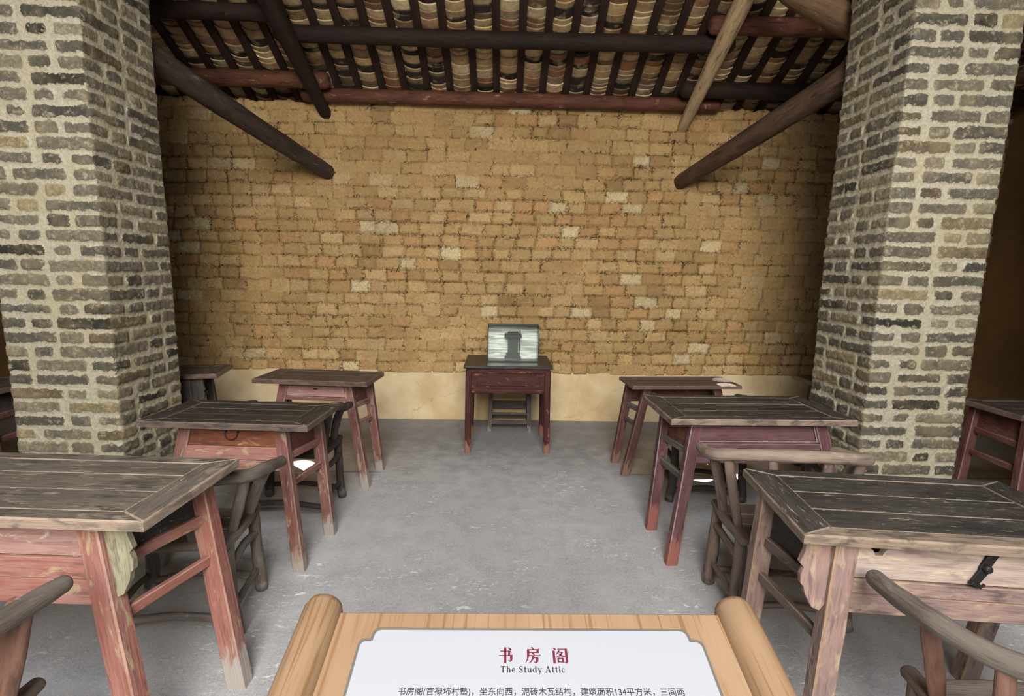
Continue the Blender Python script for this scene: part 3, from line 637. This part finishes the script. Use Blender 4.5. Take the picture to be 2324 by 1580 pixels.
# teacher's square table
def table():
    e = thing('square_table', 'dark maroon square table with black top against the back wall, under the glass case', 'table', (.055, 4.725, 0), 0.4)
    hw, hd, h = .395, .293, .81
    mb = MB(); prism(mb, rect(-hw, hw, -hd, hd), h-.03, h, ch=.006, wear_side=.2, wear_ch=.9, both=True); mb.build('tabletop', BLACKT, e)
    mb = MB()
    for a, b in (((-hw+.03, -hd+.035), (hw-.03, -hd+.035)), ((-hw+.03, hd-.035), (hw-.03, hd-.035)), ((-hw+.035, -hd+.03), (-hw+.035, hd-.03)), ((hw-.035, -hd+.03), (hw-.035, hd-.03))):
        bar(mb, (*a, h-.042), (*b, h-.042), .024, .026, ch=.004)
        bar(mb, (*a, h-.062), (*b, h-.062), .04, .024, ch=.009, wear_e=.3)
    mb.build('waist_moulding', LACQ, e)
    lx_, ly_ = hw-.045, hd-.035
    for sx in (-1, 1):
        for sy in (-1, 1):
            mb = MB(); bar(mb, (sx*(lx_+.008), sy*(ly_+.002), 0), (sx*lx_, sy*ly_, h-.05), .056, .052, (0, -1, 0), .010, 8, .002, flatend=True, wear_e=.35); mb.build('leg', LACQ, e)
    for sy in (-1, 1):
        mb = MB(); prism(mb, rect(-lx_+.02, lx_-.02, .575, h-.07), -.008, .008, lambda x, y, z: (x, sy*(ly_+.0)+z, y), ch=.001)
        y = sy*(ly_+.012)
        mb.build('apron_board', LACQ, e)
        mb = MB(); prism(mb, rect(-lx_+.07, lx_-.07, .625, h-.105), 0, .014, lambda x, y_, z: (x, sy*(ly_+.006)+sy*z, y_), ch=.004, wear_ch=.5); mb.build('raised_panel', LACQ, e)
        mb = MB(); bar(mb, (-lx_+.02, y, .575), (lx_-.02, y, .575), .044, .04, ch=.012, wear_e=.5, jit=.004); mb.build('lower_rail', LACQ, e)
    for sx in (-1, 1):
        mb = MB(); prism(mb, rect(-ly_+.02, ly_-.02, .575, h-.07), -.008, .008, lambda x, y, z: (sx*lx_+z, x, y), ch=.001)
        bar(mb, (sx*(lx_+.008), -ly_+.02, .575), (sx*(lx_+.008), ly_-.02, .575), .04, .04, ch=.01); mb.build('side_apron', LACQ, e)
table()

def stool():
    e = thing('stool', 'grey wooden stool standing under the square maroon table', 'stool', (.085, 5.235, 0), 0)
    hw, hd, h = .225, .13, .47
    mb = MB(); prism(mb, rect(-hw, hw, -hd-.01, hd+.01), h-.03, h, ch=.005); mb.build('seat', STOOLW, e)
    for sx in (-1, 1):
        for sy in (-1, 1):
            mb = MB(); bar(mb, (sx*(hw-.02), sy*(hd-.01), 0), (sx*(hw-.03), sy*(hd-.025), h-.03), .042, .042, (0, -1, 0), .004, 5, .002, flatend=True); mb.build('leg', STOOLW, e)
    for z, w, hh in ((.215, .02, .085), (.09, .022, .04)):
        for sy in (-1, 1):
            if z > .2 and sy < 0: z_ = .18; hh_ = .022
            else: z_, hh_ = z, hh
            mb = MB(); bar(mb, (-hw+.035, sy*(hd-.015), z_), (hw-.035, sy*(hd-.015), z_), w, hh_, ch=.003); mb.build('stretcher', STOOLW, e)
        for sx in (-1, 1):
            mb = MB(); bar(mb, (sx*(hw-.025), -hd+.02, z), (sx*(hw-.025), hd-.02, z), w, .03, ch=.003); mb.build('stretcher', STOOLW, e)
stool()

def glass_case():
    e = thing('display_case', 'small glass display case with metal edges on the square maroon table', 'display case', (.098, 4.69, .81), 1.5)
    hw, hd, h = .232, .065, .335
    mb = MB(); prism(mb, rect(-hw-.012, hw+.012, -hd-.012, hd+.012), 0, .012, ch=.003); mb.build('base_plate', STEEL, e)
    for nm, fn, w in (('front_pane', lambda x, z, t: (x, -hd+t, z), hw), ('side_pane', lambda x, z, t: (-hw+t, x, z), hd), ('side_pane', lambda x, z, t: (hw+t, x, z), hd)):
        mb = MB(); prism(mb, rect(-w, w, .012, h), -.002, .002, fn, ch=.0005); mb.build(nm, GLASS, e)
    mb = MB(); prism(mb, rect(-hw, hw, -hd, hd), h-.004, h, ch=.0005); mb.build('top_pane', GLASS, e)
    mb = MB(); prism(mb, rect(-hw, hw, .012, h), -.002, .002, lambda x, z, t: (x, hd+t, z), ch=.0005); mb.build('back_panel', REFL, e)  # shows the painted courtyard reflection
    mb = MB()
    for sx in (-1, 1):
        for sy in (-1, 1): bar(mb, (sx*hw, sy*hd, .01), (sx*hw, sy*hd, h+.003), .006, .006, (0, -1, 0), .001, 1, 0)
    for sy in (-1, 1): bar(mb, (-hw, sy*hd, h+.002), (hw, sy*hd, h+.002), .006, .008, ch=.001, n=1, jit=0)
    for sx in (-1, 1): bar(mb, (sx*hw, -hd, h+.002), (sx*hw, hd, h+.002), .006, .008, ch=.001, n=1, jit=0)
    mb.build('edge_trim', STEEL, e)
    k = thing('stand_model', 'small dark model of a stand with wide cap inside the glass case', 'model', (.098, 4.69, .822), 1.5)
    mb = MB(); prism(mb, rect(-.075, .075, -.046, .046), 0, .03, ch=.004); prism(mb, rect(-.062, .062, -.042, .042), .03, .062, ch=.004); mb.build('base', MODEL, k)
    mb = MB(); prism(mb, rect(-.045, .045, -.032, .032), .062, .20, ch=.004); mb.build('body', MODEL, k)
    mb = MB(); prism(mb, [(-.055, -.036), (.055, -.036), (.055, .036), (-.055, .036)], .20, .215, ch=.003); prism(mb, rect(-.078, .078, -.048, .048), .215, .245, ch=.008)
    prism(mb, rect(-.05, .05, -.035, .035), .245, .262, ch=.006); mb.build('cap', MODEL, k)
    mb = MB(); pole(mb, [(.060, -.02, .05), (.062, -.02, .28)], .004, 8, 2, 0); mb.build('rod', MODEL, k)
glass_case()

# ------------------------------------------------------------------ armchairs
def chair(label, c, rot, mat, seed, seatm=None, hw=.255, sd=.155, rw=.37, rz=.80, drop=.07, arm_f=.17, backy=-.23, arm_drop_out=0., posts='flat', rr=.029, railm=None, postm=None, py=.02, pr=.018):
    global rnd
    keep = rnd; rnd = random.Random(seed)
    e = thing('armchair', label, 'chair', (c[0], c[1], 0), rot, 'rustic round-backed armchairs')
    sh = .45; seatm = seatm or mat; j = lambda a: rnd.uniform(-a, a)
    for sx in (-1, 1):
        for sy in (-1, 1):
            mb = MB(); pole(mb, [(sx*(hw+.01)+j(.006), sy*(sd+.012), 0.012), (sx*(hw-.006)+j(.012), sy*(sd+.004)+j(.01), .20), (sx*(hw-.012), sy*sd, sh-.02)], [.031, .028+j(.003), .027], 12, 5, .004, flat0=True)
            mb.build('leg', mat, e)
    mb = MB()
    for sx in (-1, 1): pole(mb, [(sx*(hw-.01), -sd-.035, sh-.012+j(.006)), (sx*(hw-.002), 0, sh-.004), (sx*(hw-.012), sd+.04, sh-.008+j(.006))], [.024, .028, .025], 12, 5, .004, (1, .85))
    for sy in (-1, 1): pole(mb, [(-hw+.01, sy*(sd-.005), sh-.018), (0, sy*sd, sh-.012), (hw-.01, sy*(sd-.005), sh-.018)], .023, 10, 5, .003)
    mb.build('seat_frame', mat, e)
    mb = MB()
    for i in range(3):
        w = 2*sd/3; y0 = -sd+w*i; prism(mb, rect(-hw+.015, hw-.015, y0+.002, y0+w-.002), sh-.012, sh+.006+j(.002), ch=.004)
    mb.build('seat', seatm, e)
    for sx in (-1, 1):
        for z, r in ((.335, .019), (.135, .015)):
            mb = MB(); pole(mb, [(sx*(hw-.002), -sd, z+j(.02)), (sx*(hw-.004), 0, z+j(.012)), (sx*(hw-.002), sd, z+j(.02))], r, 10, 4, .003); mb.build('stretcher', mat, e)
    for sy in (-1, 1):
        mb = MB(); pole(mb, [(-hw, sy*(sd+.006), .085+j(.015)), (0, sy*(sd+.01), .10+j(.02)), (hw, sy*(sd+.006), .085+j(.015))], .018, 10, 4, .004); mb.build('stretcher', mat, e)
    pts = []
    half = [(rw+arm_drop_out, arm_f, rz-drop), (rw+.005, arm_f-.13, rz-drop*.75), (rw+.005, -.04, rz-drop*.35), (rw*.90, backy*.62, rz-.012), (rw*.56, backy*.95, rz+.006), (0, backy*1.06, rz+.014)]
    pts = half+[(-x, y, z) for x, y, z in half[-2::-1]]
    n = len(pts); mb = MB(); pole(mb, [(x+j(.006), y+j(.006), z+j(.004)) for x, y, z in pts], [rr*.92]+[rr]*(n-2)+[rr*.92], 14, 8, .003); mb.build('arm_rail', railm or mat, e)
    for sx in (-1, 1):
        for (bx, by, tx, ty, tz, r) in ((hw-.02, sd*.55, rw-.005, py, rz-drop*.55, pr), (hw-.03, -sd*.55, rw*.88, backy*.60, rz-.025, .017)):
            mb = MB(); pole(mb, [(sx*bx, by, sh-.03), (sx*(bx+tx)/2+j(.012), (by+ty)/2+j(.01), (sh+tz)/2), (sx*tx, ty, tz)], [r*.9, r*1.1, r], 10, 5, .003, (1.35, .8) if posts == 'flat' else (1, 1)); mb.build('arm_post', postm or mat, e)
    for x in (-.10, .10):
        mb = MB(); pole(mb, [(x, -sd+.01, sh-.02), (x*1.1, (backy-sd)/2, (sh+rz)/2), (x*1.25, backy*1.03, rz)], [.016, .018, .016], 10, 5, .003, (1.4, .75)); mb.build('back_post', postm or mat, e)
    rnd = keep; return e
chair('weathered armchair with broad curved rail between the two right foreground desks', (1.375, 2.33), -4, BROWNW, 3, railm=TANRAIL, rw=.345, rz=.825, drop=.075, backy=-.13, arm_f=.20)
chair('grey log armchair between the pink-red desk and the desk with bail handle', (-1.455, 2.235), 7, GREYW, 5, rw=.37, rz=.755, drop=.075, arm_f=.20, arm_drop_out=.01)
chair('brown armchair at lower right in front of the hasp drawer, grey curved rail', (1.50, 1.17), -4, BROWNW, 8, seatm=GREYW, railm=GREYW, postm=POSTW, rw=.365, rz=.795, drop=.055, backy=-.27, arm_f=.23, sd=.16)
chair('armchair at lower left corner, only right arm end and seat corner showing', (-1.60, 1.14), 0, GREYW, 9, seatm=STOOLW, postm=POSTW, rw=.37, rz=.795, drop=.045, arm_f=.21, hw=.28, py=.085, pr=.027)
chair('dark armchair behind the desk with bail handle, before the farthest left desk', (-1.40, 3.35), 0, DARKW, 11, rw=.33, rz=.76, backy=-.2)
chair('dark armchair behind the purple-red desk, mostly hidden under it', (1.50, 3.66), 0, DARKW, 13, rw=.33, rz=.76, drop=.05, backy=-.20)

# ------------------------------------------------------------------ information sign
def stroke(mb, pts, ws, fn, z=.0008):
    P = [Vector(p) for p in pts]; n = len(P); ws = ws if isinstance(ws, (list, tuple)) else [ws]*n; vs = []
    for i, p in enumerate(P):
        t_ = (P[min(i+1, n-1)]-P[max(i-1, 0)]).normalized(); nn = Vector((-t_.y, t_.x))*ws[i]/2
        vs += [fn(p.x+nn.x, p.y+nn.y, 0), fn(p.x-nn.x, p.y-nn.y, 0)]
    b = len(vs); vs += [fn(0, 0, 0)]*0
    top = []
    for i, p in enumerate(P):
        t_ = (P[min(i+1, n-1)]-P[max(i-1, 0)]).normalized(); nn = Vector((-t_.y, t_.x))*ws[i]/2
        top += [fn(p.x+nn.x, p.y+nn.y, z), fn(p.x-nn.x, p.y-nn.y, z)]
    fs = []
    for i in range(n-1):
        a = 2*i; fs += [(b+a, b+a+1, b+a+3, b+a+2), (a, a+2, b+a+2, b+a), (a+1, b+a+1, b+a+3, a+3)]
    fs += [(0, b, b+1, 1), (2*n-2, 2*n-1, b+2*n-1, b+2*n-2)]
    mb.add(vs+top, fs, [(0, 0, 0)]*(2*b))
TH, TN = .145, .045
def dot(x0, y0, x1, y1): return ([(x0, y0), ((x0+x1)/2, (y0+y1)/2), (x1, y1)], [.03, .10, .06])
def hz(x0, x1, y): return ([(x0, y), (x1-.10, y), (x1-.05, y+.03), (x1, y)], [TN, TN, .07, .02])
HAN = {
 'shu': [hz(.14, .78, .735), ([(.70, .75), (.68, .46)], [TH, TH*.9]), hz(.06, .90, .455), ([(.82, .47), (.81, .20), (.76, .10), (.64, .15)], [TH, TH, .08, .02]), ([(.45, .97), (.45, -.02)], [TH, TH*.9]), dot(.62, .96, .82, .82)],
 'fang': [dot(.42, .99, .56, .88), hz(.17, .90, .835), ([(.80, .84), (.80, .63)], TH), ([(.22, .655), (.80, .655)], TN), ([(.22, .84), (.215, .5), (.17, .24), (.03, 0)], [TH, TH, .08, .02]), dot(.46, .62, .60, .52), hz(.25, .98, .46),
          ([(.50, .32), (.80, .32)], TN), ([(.76, .33), (.74, .12), (.68, .02), (.54, .07)], [TH, TH, .08, .02]), ([(.52, .46), (.47, .24), (.38, .10), (.22, -.02)], [TH, .10, .07, .02])],
 'ge': [dot(.10, .96, .26, .84), ([(.12, .78), (.12, -.02)], TH), hz(.36, .96, .875), ([(.88, .88), (.88, .10), (.83, .0), (.70, .06)], [TH, TH, .08, .02]), ([(.46, .80), (.38, .66), (.24, .52)], [.09, .07, .02]), ([(.44, .68), (.66, .68)], TN),
        ([(.66, .69), (.50, .48), (.22, .34)], [.09, .08, .02]), ([(.40, .60), (.58, .46), (.80, .38)], [.03, .10, .05]), ([(.36, .32), (.36, .04)], .095), ([(.64, .32), (.64, .04)], .095), ([(.36, .30), (.64, .30)], TN), ([(.36, .07), (.64, .07)], TN)]}
LAT = {
 'T': (.86, [([(.41, 0), (.41, 1)], .19), ([(.02, .965), (.80, .965)], .06), ([(.045, .97), (.045, .72)], .05), ([(.775, .97), (.775, .72)], .05), ([(.22, .025), (.60, .025)], .05)]),
 'h': (.74, [([(.16, 0), (.16, 1)], .17), ([(.24, .52), (.34, .65), (.46, .62), (.53, .45), (.53, 0)], [.04, .08, .14, .17, .17]), ([(.01, .025), (.31, .025)], .05), ([(.39, .025), (.68, .025)], .05), ([(.03, .975), (.16, .975)], .05)]),
 'e': (.60, [([(.14, .37), (.50, .37)], .05), ([(.49, .36), (.46, .57), (.32, .665), (.16, .58), (.09, .34), (.15, .10), (.33, .015), (.52, .15)], [.08, .09, .06, .13, .17, .13, .06, .04])]),
 'S': (.72, [([(.56, .74), (.50, .91), (.32, .97), (.14, .87), (.15, .68), (.34, .54), (.53, .40), (.58, .20), (.42, .035), (.22, .04), (.09, .24)], [.04, .06, .06, .12, .17, .19, .17, .12, .06, .06, .04]), ([(.59, .98), (.59, .68)], .045), ([(.06, .02), (.06, .32)], .045)]),
 't': (.46, [([(.20, .92), (.20, .12), (.27, .03), (.42, .10)], [.16, .17, .10, .04]), ([(.02, .645), (.42, .645)], .05)]),
 'u': (.74, [([(.16, .66), (.16, .18), (.26, .04), (.46, .14)], [.17, .17, .10, .04]), ([(.53, .66), (.53, 0)], .17), ([(.0, .635), (.18, .635)], .05), ([(.38, .635), (.53, .635)], .05), ([(.53, .025), (.69, .025)], .05)]),
 'd': (.74, [([(.44, .58), (.28, .665), (.13, .54), (.09, .32), (.15, .09), (.28, .015), (.45, .11)], [.04, .06, .13, .17, .13, .06, .04]), ([(.53, 1), (.53, 0)], .17), ([(.39, .975), (.53, .975)], .05), ([(.53, .025), (.69, .025)], .05)]),
 'y': (.68, [([(.12, .66), (.36, .02)], .16), ([(.56, .66), (.30, -.16), (.20, -.27), (.10, -.25)], [.05, .06, .08, .10]), ([(0, .635), (.29, .635)], .05), ([(.44, .635), (.68, .635)], .05)]),
 'A': (.92, [([(.09, 0), (.41, 1)], .055), ([(.40, 1), (.74, 0)], .19), ([(.20, .31), (.62, .31)], .05), ([(-.02, .025), (.23, .025)], .05), ([(.54, .025), (.92, .025)], .05)]),
 'i': (.36, [([(.18, .66), (.18, 0)], .17), ([(.03, .635), (.18, .635)], .05), ([(.02, .025), (.34, .025)], .05), ([(.17, .80), (.17, .97)], .17)]),
 'c': (.60, [([(.48, .48), (.43, .62), (.29, .665), (.14, .55), (.09, .33), (.15, .09), (.32, .015), (.51, .15)], [.13, .08, .06, .13, .17, .13, .06, .04])]),
 ' ': (.34, [])}

def sign():
    a = R(15); O = Vector((0, .795, 1.071)); vv = Vector((0, math.cos(a), math.sin(a))); nn = Vector((0, -math.sin(a), math.cos(a)))
    e = thing('information_sign', 'wooden scroll-shaped information sign with white text plate in the foreground', 'sign', (.055, 0, 0), 0)
    def q(u, v, w=0): p = O+Vector((u, 0, 0))+vv*v+nn*w; return (p.x, p.y, p.z)
    mb = MB(); prism(mb, rect(-.335, .335, -.47, 0), -.028, 0, q, ch=.003, gdir=1, wear_side=0, wear_ch=0); mb.build('sign_board', OAK, e)
    for s in (-1, 1):
        mb = MB(); pole(mb, [q(s*.354, -.50, -.006), q(s*.354, -.25, -.006), q(s*.354, .005, -.006)], .033, 32, 4, 0); mb.build('scroll_roller', OAK, e)
    def outline(g):                                                   # white plate with stepped, rounded corners, grown by g
        w, t_, b_ = .2735+g, -.036+g, -.43-g; st = .019; r = .006; pts = []
        def arc(cx, cy, rr, a0, a1):
            for i in range(5): an = R(a0+(a1-a0)*i/4); pts.append((cx+rr*math.cos(an), cy+rr*math.sin(an)))
        for sx, sy in ((1, 1), (-1, 1), (-1, -1), (1, -1)):
            loc_ = []; Y = t_ if sy > 0 else b_
            one = []
            def arc2(cx, cy, rr, a0, a1):
                for i in range(5): an = R(a0+(a1-a0)*i/4); one.append((cx+rr*math.cos(an), cy+rr*math.sin(an)))
            # first quadrant shape, then mirrored
            yy = Y*sy
            arc2(w-.010, yy-st-.010, .010, 0, 90); one.append((w-st+.001, yy-st)); arc2(w-st-.010, yy-.010, .010, 0, 90)
            one = [(x*sx, y*sy) for x, y in one]
            if sx*sy < 0: one = one[::-1]
            pts.extend(one)
        return pts
    mb = MB(); prism(mb, outline(.0042), 0, .0022, q, ch=.0006); mb.build('plate_border', SGREY, e)
    mb = MB(); prism(mb, outline(0), .0012, .0034, q, ch=.0006); pl = mb.build('text_plate', WHITE, e)
    zt = .0034
    mb = MB(); sz = .0262
    for k, (nm, u) in enumerate((('shu', -.0545), ('fang', -.0125), ('ge', .0302))):
        for pts, ws in HAN[nm]: stroke(mb, pts, ws, lambda x, y, w, u=u: q(u+x*sz*.98, -.0920+y*sz, zt+w), .0006)
    mb.build('chinese_title_lettering', MAROON, pl)
    mb = MB(); s2 = .0098; tx = 'The Study Attic'; adv = sum(LAT[c][0]+.09 for c in tx); u = -.0005-adv*s2*.98/2
    for ch in tx:
        w_, sts = LAT[ch]
        for pts, ws in sts: stroke(mb, pts, ws, lambda x, y, w, u=u: q(u+x*s2, -.1069+y*s2, zt+w), .0006)
        u += (w_+.09)*s2*.98
    mb.build('english_title_lettering', INK, pl)
    cu = bpy.data.curves.new('chinese_text', 'FONT'); cu.body = '书房阁(官禄㘵村塾)，坐东向西，泥砖木瓦结构，建筑面积134平方米，三间两'; cu.size = .01235; cu.align_x = 'LEFT'; cu.extrude = .0003
    cu.materials.append(INK); o = bpy.data.objects.new('chinese_text', cu); COL.objects.link(o)
    M = Matrix((Vector((1, 0, 0)), vv, nn)).transposed().to_4x4(); M.translation = Vector(q(-.2, -.1400, zt+.0003)); me = bpy.data.meshes.new_from_object(o.evaluated_get(bpy.context.evaluated_depsgraph_get())); bpy.data.objects.remove(o)
    o = bpy.data.objects.new('chinese_text', me); COL.objects.link(o); me.transform(M); o.parent = pl
    mb = MB(); bar(mb, (0, .50, .0), (0, .55, .965), .09, .05, (0, -1, 0), .006, 3, 0, flatend=True); mb.build('post', OAK, e)
    mb = MB(); prism(mb, rect(-.22, .22, .36, .70), 0, .025, ch=.006); mb.build('base', OAK, e)
sign()
